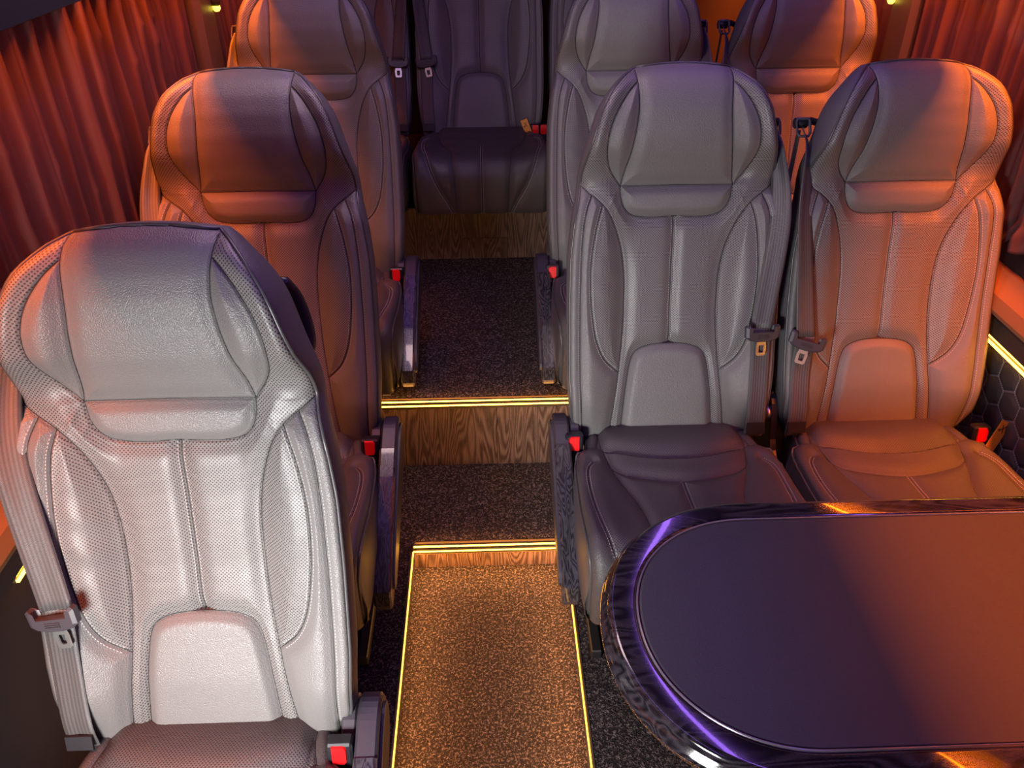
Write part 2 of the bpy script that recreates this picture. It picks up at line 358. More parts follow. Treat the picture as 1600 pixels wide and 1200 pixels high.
# quilted hexagon panel, right wall
def quilt(X, s, y0, y1, z0, z1, parent):
    st = .0035; ys = np.arange(y0, y1, st); zs = np.arange(z0, z1, st); Y, Z = np.meshgrid(ys, zs)
    R = .040; w = math.sqrt(3)*R; best = np.full(Y.shape, 9.0); sec = best.copy()
    rows = range(int(z0/(1.5*R))-1, int(z1/(1.5*R))+2)
    for r in rows:
        cz = r*1.5*R; off = (w/2 if r % 2 else 0)
        cy0 = np.floor((Y-off)/w)*w+off
        for k in (-1, 0, 1, 2):
            d = np.hypot(Y-(cy0+k*w), Z-cz); m_ = d < best; sec = np.where(m_, best, np.minimum(sec, d)); best = np.where(m_, d, best)
    e = (sec-best)/2
    h = .006*(1-np.exp(-(e/.008)**2))+.001
    V = np.stack([X-s*(.004+h), Y, Z], -1).reshape(-1, 3); nz, ny = Y.shape
    i = np.arange(nz*ny).reshape(nz, ny); F = np.stack([i[:-1, :-1], i[:-1, 1:], i[1:, 1:], i[1:, :-1]], -1).reshape(-1, 4)
    if s > 0: F = F[:, ::-1]
    o = link('quilted_panel', mesh('quilt', V, F, M['cush'], uv=V[:, 1:]), parent)
    g = G()
    for r in rows:
        for k in range(int(y0/w)-1, int(y1/w)+2):
            cy = k*w+(w/2 if r % 2 else 0); cz = r*1.5*R
            c = [(cy+R*math.sin(a*PI/3), cz+R*math.cos(a*PI/3)) for a in range(4)]
            for a, b_ in zip(c[:-1], c[1:]):
                n = 7
                for q in range(n):
                    for side in (-.0012, .0012):
                        t0, t1 = (q+.15)/n, (q+.8)/n; dx, dz = b_[0]-a[0], b_[1]-a[1]; L = math.hypot(dx, dz); nx, nz_ = -dz/L*side, dx/L*side
                        p = [(a[0]+dx*t+nx, a[1]+dz*t+nz_) for t in (t0, t1)]
                        if not all(y0 < u < y1 and z0 < v < z1 for u, v in p): continue
                        px, pz = nx/abs(side)*.0005, nz_/abs(side)*.0005
                        Vq = [(X-s*.0052, p[0][0]+px, p[0][1]+pz), (X-s*.0052, p[1][0]+px, p[1][1]+pz), (X-s*.0052, p[1][0]-px, p[1][1]-pz), (X-s*.0052, p[0][0]-px, p[0][1]-pz)]
                        Vt = [(v[0]-s*.001, v[1], v[2]) for v in Vq]
                        g.add(Vq+Vt, [(4, 5, 6, 7), (0, 1, 5, 4), (1, 2, 6, 5), (2, 3, 7, 6), (3, 0, 4, 7)])
    t = link('stitching', g.mesh('quilt_stitch', M['quilt_thread']), o); t['kind'] = 'stuff'; t['label'] = 'pale double stitching'
M['quilt_thread'] = plain('pale_thread', (.38, .35, .35), .6)
quilt(XR, 1, .85, 2.3, .10, .636, WR)

# curtains
def curtain(X, s, y0, y1, seed, label, z0=.885, z1=1.415):
    r = np.random.default_rng(seed); ny = int((y1-y0)/.003); nz = 90
    y = np.linspace(y0, y1, ny); z = np.linspace(z0, z1, nz); Y, Z = np.meshgrid(y, z)
    warp = np.zeros_like(y); 
    for k in range(5): warp += r.uniform(.008, .022)*np.sin(y*r.uniform(5, 22)+r.uniform(0, 6))
    ph = (Y+warp[None])*2*PI/.062
    ph = ph+.9*np.sin(Z*5+Y*3)*.4
    f = (1-np.abs(np.sin(ph/2))**.40); f2 = 1-np.abs(np.sin(ph*.5*1.63+1.2+Z*1.1))**.7
    amp = .75+.25*np.sin(Y*7+seed)
    d = .012+(.040*f+.014*f2)*amp+.006*np.sin(Y*23+1)
    # gathered hem
    hem = np.clip((z0+.07-Z)/.07, 0, 1); n = sum(np.sin(Y*a+Z*b+c) for a, b, c in r.uniform((60, 40, 0), (190, 200, 6), (6, 3)))/6
    d = d*(1-.35*hem)+hem*(.016+.022*n)
    Zf = Z+hem*.012*np.sin(Y*95+seed)
    V = np.stack([X-s*d, Y, Zf], -1).reshape(-1, 3); i = np.arange(nz*ny).reshape(nz, ny)
    F = np.stack([i[:-1, :-1], i[:-1, 1:], i[1:, 1:], i[1:, :-1]], -1).reshape(-1, 4)
    if s > 0: F = F[:, ::-1]
    me = mesh('curtain', V, F, M['curtain']); o = link('curtain', me); tag(o, label, 'curtain', 'pleated window curtains')
    so = o.modifiers.new('thick', 'SOLIDIFY'); so.thickness = .0015; so.offset = -1
curtain(XL, -1, .35, 2.30, 1, 'long pleated dark red curtain on the left, behind the front left seats')
curtain(XL, -1, 2.49, 3.5, 2, 'pleated curtain on the left beyond the window pillar')
curtain(XR, 1, .35, 2.30, 3, 'long pleated dark red curtain on the right beside the window seat by the table')
curtain(XR, 1, 2.49, 3.5, 4, 'pleated curtain on the right beyond the window pillar')

# ------------------------------------------------------------------ seat: backrest surface
MAIN = [(.101, .83), (.101, .80), (.098, .765), (.097, .73), (.101, .69), (.108, .645), (.117, .607), (.124, .573)]
LEAF = [(.101, .783), (.118, .766), (.138, .737), (.154, .702), (.161, .662), (.157, .628), (.144, .600), (.124, .573)]
PAD = [(.124, .573), (.121, .546), (.111, .523), (.092, .509), (.055, .504), (0, .506)]
CENT = [(.2105, .573), (.19, .557), (.165, .537), (.144, .508), (.127, .468), (.115, .425), (.108, .37), (.107, .30), (.110, .23), (.118, .15), (.128, .07), (.137, 0), (.14, -.04)]
INN = [(.163, .536), (.175, .495), (.183, .45), (.188, .40), (.188, .345), (.183, .285), (.172, .225), (.152, .182), (.118, .148)]
WRAP = [(.187, .554), (.200, .52), (.207, .47), (.2105, .36), (.2105, .14), (.203, 0), (.20, -.03)]
BUMP = [(.113, -.04), (.105, .05), (.098, .12), (.088, .176), (.073, .199), (.042, .2105), (0, .214)]
ctr = [smooth_poly(c, 6) for c in (MAIN, LEAF, PAD, CENT, INN, WRAP, BUMP)]
MAINs, LEAFs, PADs, CENTs, INNs, WRAPs, BUMPs = ctr
OUT_S = [-.04, 0, .04, .15, .30, .42, .50, .545, .570, .585, .61, .64, .69, .73, .765, .79, .805, .815]
OUT_A = [.190, .212, .228, .235, .235, .233, .225, .216, .2115, .211, .2085, .200, .186, .174, .156, .134, .116, .100]
def Aout(s): return np.interp(s, OUT_S, OUT_A)
def Wc(s): return np.interp(s, [-.04, 0, .1, .2, .3, .42, .5, .56, .585, .61, .645, .685, .73, .765, .79, .805, .82], [0, .002, .004, -.004, -.010, -.009, -.003, .004, .010, .024, .044, .059, .065, .060, .048, .034, .005])
def smooth1(fn):
    xs = np.linspace(-.06, .84, 600); ys = fn(xs); k = np.exp(-.5*(np.arange(-12, 13)/5)**2); k /= k.sum()
    yp = np.pad(ys, 12, mode='edge'); ys2 = np.convolve(yp, k, 'valid'); return lambda s: np.interp(s, xs, ys2)
Wc_s = smooth1(Wc); Ao_s = smooth1(Aout)
Aedge = lambda s: np.where(s > .80, Aout(s), Ao_s(s))
RI = lambda x, a, b: np.clip((x-a)/(b-a), 0, 1)
polys = dict(
    main=np.vstack([MAINs, [(-.01, .573), (-.01, .83)]]), leaf=np.vstack([MAINs[::-1][:0], LEAFs, MAINs[::-1]]),
    pad=np.vstack([PADs, [(-.01, .506), (-.01, .573)]]), bump=np.vstack([BUMPs, [(-.01, .214), (-.01, -.04)]]),
    inner=np.vstack([CENTs, [(-.01, -.04), (-.01, .573)]]))
# side insert: between CENT and INN
c_part = CENTs[(CENTs[:, 1] < .537) & (CENTs[:, 1] > .150)]
polys['insert'] = np.vstack([c_part, INNs[::-1]])
edgeline = np.array([(float(Aedge(s)), s) for s in np.linspace(-.06, .815, 160)])
topline = np.array([(.100, .815), (.07, .819), (.035, .8225), (0, .8235)])
seamline = np.array([(.124, .573), (.06, .5735), (0, .574)])
def Hback(u, s):
    a = np.abs(u)
    w = Wc_s(s).copy()
    A = Aedge(s)
    # bolsters of the lower back
    low = 1-sstep(.50, .60, s)
    w += low*.040*sstep(.085, .205, a)*sstep(-.06, .10, s)
    # wings of the headrest
    hi = sstep(.60, .66, s)*(1-sstep(.77, .81, s))
    w += hi*.020*sstep(.06, .19, a)
    dm = seg_dist(a, s, MAINs); dl = seg_dist(a, s, LEAFs); dp = seg_dist(a, s, PADs); dc = seg_dist(a, s, CENTs); di = seg_dist(a, s, INNs)
    dw = seg_dist(a, s, WRAPs); db = seg_dist(a, s, BUMPs); dsm = seg_dist(a, s, seamline); dct = np.where((s < .506) & (s > .214), a, 9.0)
    inmain = inpoly(a, s, polys['main']) | ((a < .1) & (s > .80)); inleaf = inpoly(a, s, polys['leaf']); inpad = inpoly(a, s, polys['pad']); inb = inpoly(a, s, polys['bump']); inc = inpoly(a, s, polys['inner']); inins = inpoly(a, s, polys['insert'])
    def puff(mask, d, amp, sg): return mask*amp*(1-np.exp(-(d/sg)**2))
    pf = lambda d, amp, sg: amp*(1-np.exp(-(d/sg)**2))
    h = np.zeros_like(w)
    shoulder = ~(inmain | inleaf | inpad | inb | inins)
    h += np.where(inmain, pf(np.minimum(dm, dsm), .010, .016), 0)
    h += np.where(inleaf, pf(np.minimum(dm, dl), .011, .016), 0)
    h += np.where(inpad, pf(np.minimum(dp, dsm), .013, .013), 0)
    h += np.where(inb, pf(db, .012, .0105), 0)
    h += np.where(inins, pf(np.minimum(dc, di), .010, .022), 0)
    cen = shoulder & inc & (s < .573)
    h += np.where(cen, pf(np.minimum(np.minimum(dp, dc), db), .009, .018), 0)
    h -= np.where(cen, .009*np.exp(-(dct/.015)**2), 0)
    sh = shoulder & ~inc & (s > .5) & ((s > .573) | ((dc < .2) & inpoly(a, s, np.array([(.0, .573), (.2105, .573), (.3, .573), (.3, .9), (0, .9)]))))
    h += np.where(sh, pf(np.minimum(np.minimum(dl, dp), np.minimum(dc, dm)), .009, .015), 0)
    bo = shoulder & ~inc & ~sh
    h += np.where(bo, pf(np.minimum(np.minimum(di, dw), dc), .009, .014), 0)
    dall = np.minimum.reduce([dm, dl, dp, dc, di, dw, db, dsm, dct])
    h -= .0040*np.exp(-(dall/.0019)**2)
    # soft creases where the leather is pulled
    cr = (np.sin((s*.8+a*1.7)*160)*.5+.5)**3*np.exp(-((a-.135)/.018)**2-((s-.545)/.022)**2)
    h += .0018*cr
    cr2 = np.sin((s*1.0-a*.6)*105+1.0)*np.exp(-((a-.15)/.03)**2-((s-.35)/.09)**2)*np.where(u < 0, 1, .25)
    h += .0010*cr2
    # rounded outer edge
    de = np.minimum(seg_dist(a, s, edgeline), seg_dist(a, s, topline)*.85)
    Rr = .016; x = np.clip(1-de/Rr, 0, 1); h -= Rr*.9*(1-np.sqrt(np.clip(1-x*x, 0, 1)))
    return w+h, dict(main=inmain, leaf=inleaf, pad=inpad, bump=inb, insert=inins, center=(cen | sh), bolster=bo)
NU, NV = 261, 471
t = np.linspace(-1, 1, NU); 
vs = np.linspace(-.04, .815, NV); T, S0 = np.meshgrid(t, vs)
U = T*Aedge(S0); Sg = S0+.0085*(1-T**2)*sstep(.70, .815, S0)
Hh, reg = Hback(U, Sg)
REC = math.radians(17.18); cR, sR = math.cos(REC), math.sin(REC)
def back_pos(u, s, w): # seat-local metres: forward is -y
    return np.stack([u, s*sR-w*cR, s*cR+w*sR], -1)
P = back_pos(U, Sg, Hh)
du = np.gradient(P, axis=1); dv = np.gradient(P, axis=0); Nn = np.cross(du, dv); Nn /= np.linalg.norm(Nn, axis=-1, keepdims=True)+1e-12
idx = np.arange(NU*NV).reshape(NV, NU)
Fall = np.stack([idx[:-1, :-1], idx[:-1, 1:], idx[1:, 1:], idx[1:, :-1]], -1)
uc = .25*(U[:-1, :-1]+U[1:, :-1]+U[:-1, 1:]+U[1:, 1:]); sc = .25*(Sg[:-1, :-1]+Sg[1:, :-1]+Sg[:-1, 1:]+Sg[1:, 1:])
ac = np.abs(uc)
def cellreg(a, s):
    inmain = inpoly(a, s, polys['main']) | ((a < .1005) & (s > .80)); inleaf = inpoly(a, s, polys['leaf']) & ~inmain; inpad = inpoly(a, s, polys['pad']); inb = inpoly(a, s, polys['bump'])
    inins = inpoly(a, s, polys['insert']); inc = inpoly(a, s, polys['inner']) & (s < .573)
    cen = (inc | (s >= .573)) & ~(inmain | inleaf | inpad | inb | inins); bo = ~(cen | inmain | inleaf | inpad | inb | inins)
    return dict(headrest_panel=(inmain, 'smooth'), headrest_wing=(inleaf, 'smooth'), neck_pad=(inpad, 'smooth'), lumbar_pad=(inb, 'smooth'), side_insert=(inins, 'perf'), perforated_panel=(cen, 'perf'), side_bolster=(bo, 'smooth'))
def submesh(name, Pg, Ng, Fg, mask, mat, uvg):
    F = Fg[mask]; uq, inv = np.unique(F, return_inverse=True); inv = inv.reshape(F.shape)
    return mesh(name, Pg.reshape(-1, 3)[uq], inv, mat, uv=uvg.reshape(-1, 2)[uq], normals=Ng.reshape(-1, 3)[uq])
uvg = np.stack([U, Sg], -1)
BACK = []   # (name, mesh)
for nm, (mk, mt) in cellreg(ac, sc).items():
    if nm in ('headrest_wing', 'side_insert', 'side_bolster'):
        for sd in (-1, 1): BACK.append((nm, submesh(nm, P, Nn, Fall, mk & (uc*sd > 0), M[mt], uvg)))
    else: BACK.append((nm, submesh(nm, P, Nn, Fall, mk, M[mt], uvg)))
# edge loop, shell and piping
lp = [(i, 0) for i in range(0, NV, 3)]+[(NV-1, j) for j in range(0, NU, 3)]+[(i, NU-1) for i in range(NV-1, -1, -3)]
EU = np.array([U[a] for a in lp]); ES = np.array([Sg[a] for a in lp]); EW = np.array([Hh[a] for a in lp])
rings = []
cu_, cs_ = 0.0, .40
def ring(k, wf, grow):
    ww = np.where(wf is None, EW, 0) if wf is None else wf
    return ww
Wback = -.055-.035*RI(ES, .0, .4)-.01*RI(ES, .5, .8)
shell_prof = [(0.0, -.002), (.06, .003), (.25, .006), (.5, .004), (.72, -.004), (.88, -.016), (.97, -.032), (1.0, -.055)]
nrm = np.stack([EU/ .235, (ES-.40)/.42], -1); 
# outward direction in the (u,s) plane from the loop tangent
tan = np.gradient(np.stack([EU, ES], -1), axis=0); outn = np.stack([-tan[:, 1], tan[:, 0]], -1); outn /= np.linalg.norm(outn, axis=1, keepdims=True)+1e-9
k5 = np.ones(9)/9; outn = np.stack([np.convolve(np.pad(outn[:, i], 4, mode='edge'), k5, 'valid') for i in (0, 1)], -1); outn /= np.linalg.norm(outn, axis=1, keepdims=True)+1e-9
top_bias = sstep(.70, .82, ES)
for f, gr in shell_prof:
    w_ = EW*(1-f)+Wback*f; gr2 = gr-.012*f*top_bias
    rings.append(back_pos(EU+outn[:, 0]*gr2, ES+outn[:, 1]*gr2, w_-.001))
Vs = np.concatenate(rings); nL = len(EU); Fs = []
for k in range(len(rings)-1):
    a = np.arange(nL-1)+k*nL; Fs.append(np.stack([a, a+nL, a+nL+1, a+1], -1))
# close the back: bridge left and right halves of last ring
last = (len(rings)-1)*nL; half = nL//2
Fs.append(np.array([(last+i, last+nL-1-i, last+nL-2-i, last+i+1) for i in range(half-1)]))
Fs = np.concatenate(Fs)
SHELL = mesh('back_shell', Vs, Fs[:, ::-1], M['shell'])
g = G(); pp = back_pos(EU+outn[:, 0]*.0005, ES+outn[:, 1]*.0005, EW+.0008); g.tube([tuple(p) for p in pp[::2]], .0030, 8); PIPING = g.mesh('piping', M['piping'], True)
def stitches(curves, Hf, posf, mat, name, L=.0040, gap=.0016, wd=.0006):
    g = G()
    for C in curves:
        C = np.array(C, float); seg = np.hypot(*np.diff(C, axis=0).T); cum = np.concatenate([[0], np.cumsum(seg)]); n = int(cum[-1]/(L+gap))
        if n < 1: continue
        st = np.arange(n)*(L+gap); q0 = np.stack([np.interp(st, cum, C[:, 0]), np.interp(st, cum, C[:, 1])], -1); q1 = np.stack([np.interp(st+L, cum, C[:, 0]), np.interp(st+L, cum, C[:, 1])], -1)
        t_ = (q1-q0)/L; nn = np.stack([-t_[:, 1], t_[:, 0]], -1)*wd
        qs = [q0+nn, q0-nn, q1-nn, q1+nn]; mid = (q0+q1)/2
        hs = [Hf(q[:, 0], q[:, 1]) for q in (q0, q1, mid)]
        A0 = [posf(q[:, 0], q[:, 1], h+dh) for q, h, dh in ((qs[0], hs[0], -.0003), (qs[1], hs[0], -.0003), (qs[2], hs[1], -.0003), (qs[3], hs[1], -.0003))]
        m0 = mid+nn*.8; m1 = mid-nn*.8; A1 = [posf(m0[:, 0], m0[:, 1], hs[2]+.0009), posf(m1[:, 0], m1[:, 1], hs[2]+.0009)]
        for i in range(n):
            g.add([a[i] for a in A0]+[a[i] for a in A1], [(0, 1, 5, 4), (3, 4, 5, 2), (0, 4, 3), (1, 2, 5)])
    return g.mesh(name, mat, True)
def offset(C, d):
    C = np.array(C, float); t_ = np.gradient(C, axis=0); n_ = np.stack([-t_[:, 1], t_[:, 0]], -1); n_ /= np.linalg.norm(n_, axis=1, keepdims=True); return C+n_*d
def mir(C): C = np.array(C, float).copy(); C[:, 0] *= -1; return C
Hs_ = lambda u, s: Hback(u, s)[0]
cl = np.array([(0, .503), (0, .36), (0, .218)]); cv = [offset(cl, .0045), offset(cl, -.0045)]
for d in (.0042, -.0042):
    c_ = offset(INNs, d)[1:-1]; cv += [c_, mir(c_)]
c_ = offset(WRAPs, .0045)[1:]; cv += [c_, mir(c_)]
def shade_cords(curves, Hf, posf, name, r=.00085, lift=.0006):
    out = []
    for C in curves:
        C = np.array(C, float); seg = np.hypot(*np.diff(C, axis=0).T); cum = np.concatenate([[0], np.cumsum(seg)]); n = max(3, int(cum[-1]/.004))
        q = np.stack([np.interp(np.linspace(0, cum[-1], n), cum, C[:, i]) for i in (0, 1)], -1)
        p_ = posf(q[:, 0], q[:, 1], Hf(q[:, 0], q[:, 1])+lift); g = G(); g.tube([tuple(v) for v in p_], r, 5); out.append(g.mesh(name, M['seam_shade'], True))
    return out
M['seam_shade'] = plain('groove_shade', (.012, .011, .012), .6)  # near-black tubes laid in the seam grooves to draw their shade
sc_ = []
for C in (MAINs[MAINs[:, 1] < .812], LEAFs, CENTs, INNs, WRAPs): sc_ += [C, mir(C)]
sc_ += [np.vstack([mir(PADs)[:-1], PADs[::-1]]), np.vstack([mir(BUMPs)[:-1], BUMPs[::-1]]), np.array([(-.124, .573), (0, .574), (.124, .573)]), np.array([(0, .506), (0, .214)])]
SEAM_SHADES = shade_cords(sc_, Hs_, back_pos, 'seam_shade')
STITCH = stitches(cv, Hs_, back_pos, M['thread'], 'stitching')

# ------------------------------------------------------------------ seat: cushion surface
prof = smooth_poly([(-.05, -.02), (0, .0), (.05, .012), (.10, .012), (.16, .008), (.25, .014), (.34, .028), (.40, .034), (.435, .026), (.458, .0), (.466, -.03), (.462, -.08), (.452, -.13), (.442, -.155)], 8)
cumP = np.concatenate([[0], np.cumsum(np.hypot(*np.diff(prof, axis=0).T))])
s0off = np.interp(0, prof[:, 0][:12], cumP[:12])       # arc length where the forward distance is 0
LV = cumP[-1]
tanP = np.gradient(prof, axis=0); tanP /= np.linalg.norm(tanP, axis=1, keepdims=True)
def cpos(u, v, h):
    """v = arc length from the back junction"""
    a = v+s0off; y = np.interp(a, cumP, prof[:, 0]); z = np.interp(a, cumP, prof[:, 1]); ty = np.interp(a, cumP, tanP[:, 0]); tz = np.interp(a, cumP, tanP[:, 1])
    return np.stack([u, -(y-tz*h), z+ty*h], -1)
CR1 = smooth_poly([(0, .13), (.04, .129), (.095, .119), (.15, .102), (.178, .085)], 6)
CR2 = smooth_poly([(0, .205), (.05, .198), (.1, .184), (.135, .170), (.155, .15), (.160, .12), (.165, .09)], 6)
DIAG = smooth_poly([(.168, .04), (.165, .09), (.148, .17), (.118, .26), (.104, .34), (.100, .44), (.094, .52), (.088, .66)], 6)
COUT = smooth_poly([(.190, .135), (.205, .165), (.210, .22), (.206, .32), (.190, .42), (.155, .52), (.115, .60), (.095, .66)], 6)
CCEN = np.array([(0, .205), (0, .66)])
CSIDE = np.array([(.168, -.06), (.1685, .04), (.178, .085)])
CA_V = [-.06, 0, .05, .085, .10, .15, .30, .42, .47, .70]; CA_A = [.180, .188, .197, .203, .224, .232, .236, .234, .230, .226]
CA = lambda v: np.interp(v, CA_V, CA_A)
cu_edge = np.array([(float(CA(v)), v) for v in np.linspace(-.06, .70, 60)])
cpoly = dict(c1=np.vstack([CR1, CSIDE[::-1], [(-.01, -.06), (-.01, .13)]]), c2=np.vstack([CR2, CR1[::-1][:0], [(.178, .085)], CR1[::-1], ]),
    mid=np.vstack([CR2[:1], CR2, DIAG[DIAG[:, 1] > .1], [(-.01, .70), (-.01, .205)]]), side=np.vstack([DIAG[DIAG[:, 1] > .13], COUT[::-1]]))
def Hcush(u, v):
    a = np.abs(u); d1 = seg_dist(a, v, CR1); d2 = seg_dist(a, v, CR2); dd = seg_dist(a, v, DIAG); do = seg_dist(a, v, COUT); dc = np.where(v > .205, a, 9.)
    i1 = inpoly(a, v, cpoly['c1']); i2 = inpoly(a, v, cpoly['c2']) & ~i1; im = inpoly(a, v, cpoly['mid']); isd = inpoly(a, v, cpoly['side'])
    pf = lambda d, amp, sg: amp*(1-np.exp(-(d/sg)**2))
    dsd = seg_dist(a, v, CSIDE)
    h = np.where(i1, .016*(1-np.exp(-(d1/.030)**2))*(1-np.exp(-(dsd/.014)**2)), 0.)
    h += np.where(i2, .009*(1-np.exp(-(d2/.020)**2))*(1-np.exp(-(dd/.010)**2)), 0)
    rest = ~(i1 | i2)
    h += np.where(rest, pf(np.minimum(np.minimum(np.minimum(dd, dsd), do), np.minimum(d2, dc)), .006, .013), 0)
    h += .016*sstep(.12, .22, a)*sstep(.05, .2, v)*(1-sstep(.40, .50, v))
    dall = np.minimum.reduce([d1, d2, dd, do, dc, dsd]); h -= .0034*np.exp(-(dall/.0019)**2)
    de = seg_dist(a, v, cu_edge); R_ = .022; x = np.clip(1-de/R_, 0, 1); h -= R_*(1-np.sqrt(np.clip(1-x*x, 0, 1)))
    return h, i1, i2, im, isd
NU2, NV2 = 181, 271
t2 = np.linspace(-1, 1, NU2); v2 = np.linspace(-.045, LV-s0off-.001, NV2); T2, V2 = np.meshgrid(t2, v2); U2 = T2*CA(V2)
H2 = Hcush(U2, V2)[0]; P2 = cpos(U2, V2, H2)
du = np.gradient(P2, axis=1); dv = np.gradient(P2, axis=0); N2 = np.cross(dv, du); N2 /= np.linalg.norm(N2, axis=-1, keepdims=True)+1e-12; N2 *= np.sign(N2[NV2//3, NU2//2, 2])
id2 = np.arange(NU2*NV2).reshape(NV2, NU2); F2_ = np.stack([id2[:-1, :-1], id2[1:, :-1], id2[1:, 1:], id2[:-1, 1:]], -1)
if np.cross(P2[1, 0]-P2[0, 0], P2[0, 1]-P2[0, 0])[2] < 0: F2_ = F2_[..., ::-1]
uc2 = .25*(U2[:-1, :-1]+U2[1:, :-1]+U2[:-1, 1:]+U2[1:, 1:]); vc2 = .25*(V2[:-1, :-1]+V2[1:, :-1]+V2[:-1, 1:]+V2[1:, 1:]); a2 = np.abs(uc2)
_, i1, i2, im, isd = Hcush(uc2, vc2); isd = isd & ~(i1 | i2 | im); im = im & ~(i1 | i2)
uv2 = np.stack([U2, V2], -1)
CUSH = [('rear_roll', submesh('rear_roll', P2, N2, F2_, i1, M['cushperf'], uv2)), ('rear_band', submesh('rear_band', P2, N2, F2_, i2, M['cush'], uv2)),
        ('seat_panel', submesh('seat_panel', P2, N2, F2_, im, M['cush'], uv2))]
for sd in (-1, 1):
    CUSH.append(('seat_insert', submesh('seat_insert', P2, N2, F2_, isd & (uc2*sd > 0), M['cushperf'], uv2)))
    CUSH.append(('seat_side', submesh('seat_side', P2, N2, F2_, ~(i1 | i2 | im | isd) & (uc2*sd > 0), M['cush'], uv2)))
# skirt: cushion flanks (left flank, right flank, closed at the front by the profile itself)
SKIRTS = []
for sd, j in ((-1, 0), (1, NU2-1)):
    Vk = []; Fk = []; col_ = P2[::3, j]; b = len(Vk); n = len(col_)
    levels = [0, .15, .5, .85, 1.0]; outs = [0, .006, .010, .006, -.002]
    for f, ou in zip(levels, outs):
        for p in col_:
            zb = min(-.150, p[2]-.001); yb = p[1]*(1-.02*f)
            Vk.append((p[0]+sd*ou, yb, p[2]*(1-f)+zb*f))
    for k in range(len(levels)-1):
        for i in range(n-1):
            q = (b+k*n+i, b+k*n+i+1, b+(k+1)*n+i+1, b+(k+1)*n+i); Fk.append(q if sd > 0 else q[::-1])
    SKIRTS.append(mesh('cushion_flank', Vk, Fk, M['cush']))
CPIPES = []
for j, sd in ((0, -1), (NU2-1, 1)): g = G(); g.tube([tuple(p+np.array((sd*.001, 0, .001))) for p in P2[6::3, j]], .0028, 8); CPIPES.append(g.mesh('cushion_piping', M['piping'], True))
Hc_ = lambda u, v: Hcush(u, v)[0]
cv = [offset(CCEN*np.array([1, 1.0]), .004), offset(CCEN, -.004)]
for d in (.004, -.004): c_ = offset(COUT, d)[1:]; cv += [c_, mir(c_)]
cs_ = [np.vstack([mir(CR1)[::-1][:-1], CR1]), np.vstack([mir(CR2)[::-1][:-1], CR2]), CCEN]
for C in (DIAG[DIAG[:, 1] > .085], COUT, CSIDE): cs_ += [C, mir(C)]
CSEAM_SHADES = shade_cords(cs_, Hc_, cpos, 'seam_shade')
CSTITCH = stitches(cv, Hc_, cpos, M['thread'], 'cushion_stitching')
g = G(); g.box(-.20, .20, -.40, -.02, -.16, -.10, .01); BASEPAN = g.mesh('cushion_base', M['frame'])

# ------------------------------------------------------------------ belt, buckle, armrest meshes (side = -1 : on the -x side)
def ribbon(pts, wid, ang, mat, thick=.0012, name='belt', n=14):
    """pts in seat-local xyz; ang: width direction, angle from +x towards the back normal"""
    C = smooth_poly(pts, n); A_ = np.interp(np.linspace(0, 1, len(C)), np.linspace(0, 1, len(ang)), ang); Wd = np.interp(np.linspace(0, 1, len(C)), np.linspace(0, 1, len(wid)), wid)
    V = []; F = []; UVs = []; K = 7; L = 0
    for i, c in enumerate(C):
        if i: L += np.linalg.norm(C[i]-C[i-1])
        d = np.array([math.cos(A_[i]), -math.sin(A_[i])*cR, math.sin(A_[i])*sR]); tg = C[min(i+1, len(C)-1)]-C[max(i-1, 0)]; tg /= np.linalg.norm(tg)+1e-9
        nn = np.cross(d, tg); nn /= np.linalg.norm(nn)+1e-9
        for sgn in (1, -1):
            for k in range(K):
                x = (k/(K-1)-.5)*sgn; V.append(c+d*x*Wd[i]+nn*(sgn*thick*.5+.0010*math.cos(x*PI*3)+0)); UVs.append((x*Wd[i], L))
    K2 = 2*K
    for i in range(len(C)-1):
        for k in range(K2): F.append((i*K2+k, i*K2+(k+1) % K2, (i+1)*K2+(k+1) % K2, (i+1)*K2+k))
    F.append(tuple(range(K2))[::-1]); F.append(tuple((len(C)-1)*K2+k for k in range(K2)))
    return mesh(name, V, F, mat, uv=UVs)
def bp(u, s, w): return tuple(back_pos(np.array(u), np.array(s), np.array(w)))
def frame_pos(center, rotz, tilt=0):
    """local frame lying on the back plane: e1 along u, e2 along s, e3 outwards"""
    e1 = np.array([1., 0, 0]); e2 = np.array([0, sR, cR]); e3 = np.array([0, -cR, sR]); c, s = math.cos(rotz), math.sin(rotz)
    a = e1*c+e2*s; b_ = -e1*s+e2*c; ct, st = math.cos(tilt), math.sin(tilt)
    a2_ = a*ct+e3*st; e3b = -a*st+e3*ct
    return lambda x, y, z: tuple(np.array(center)+a2_*x+b_*y+e3b*z)
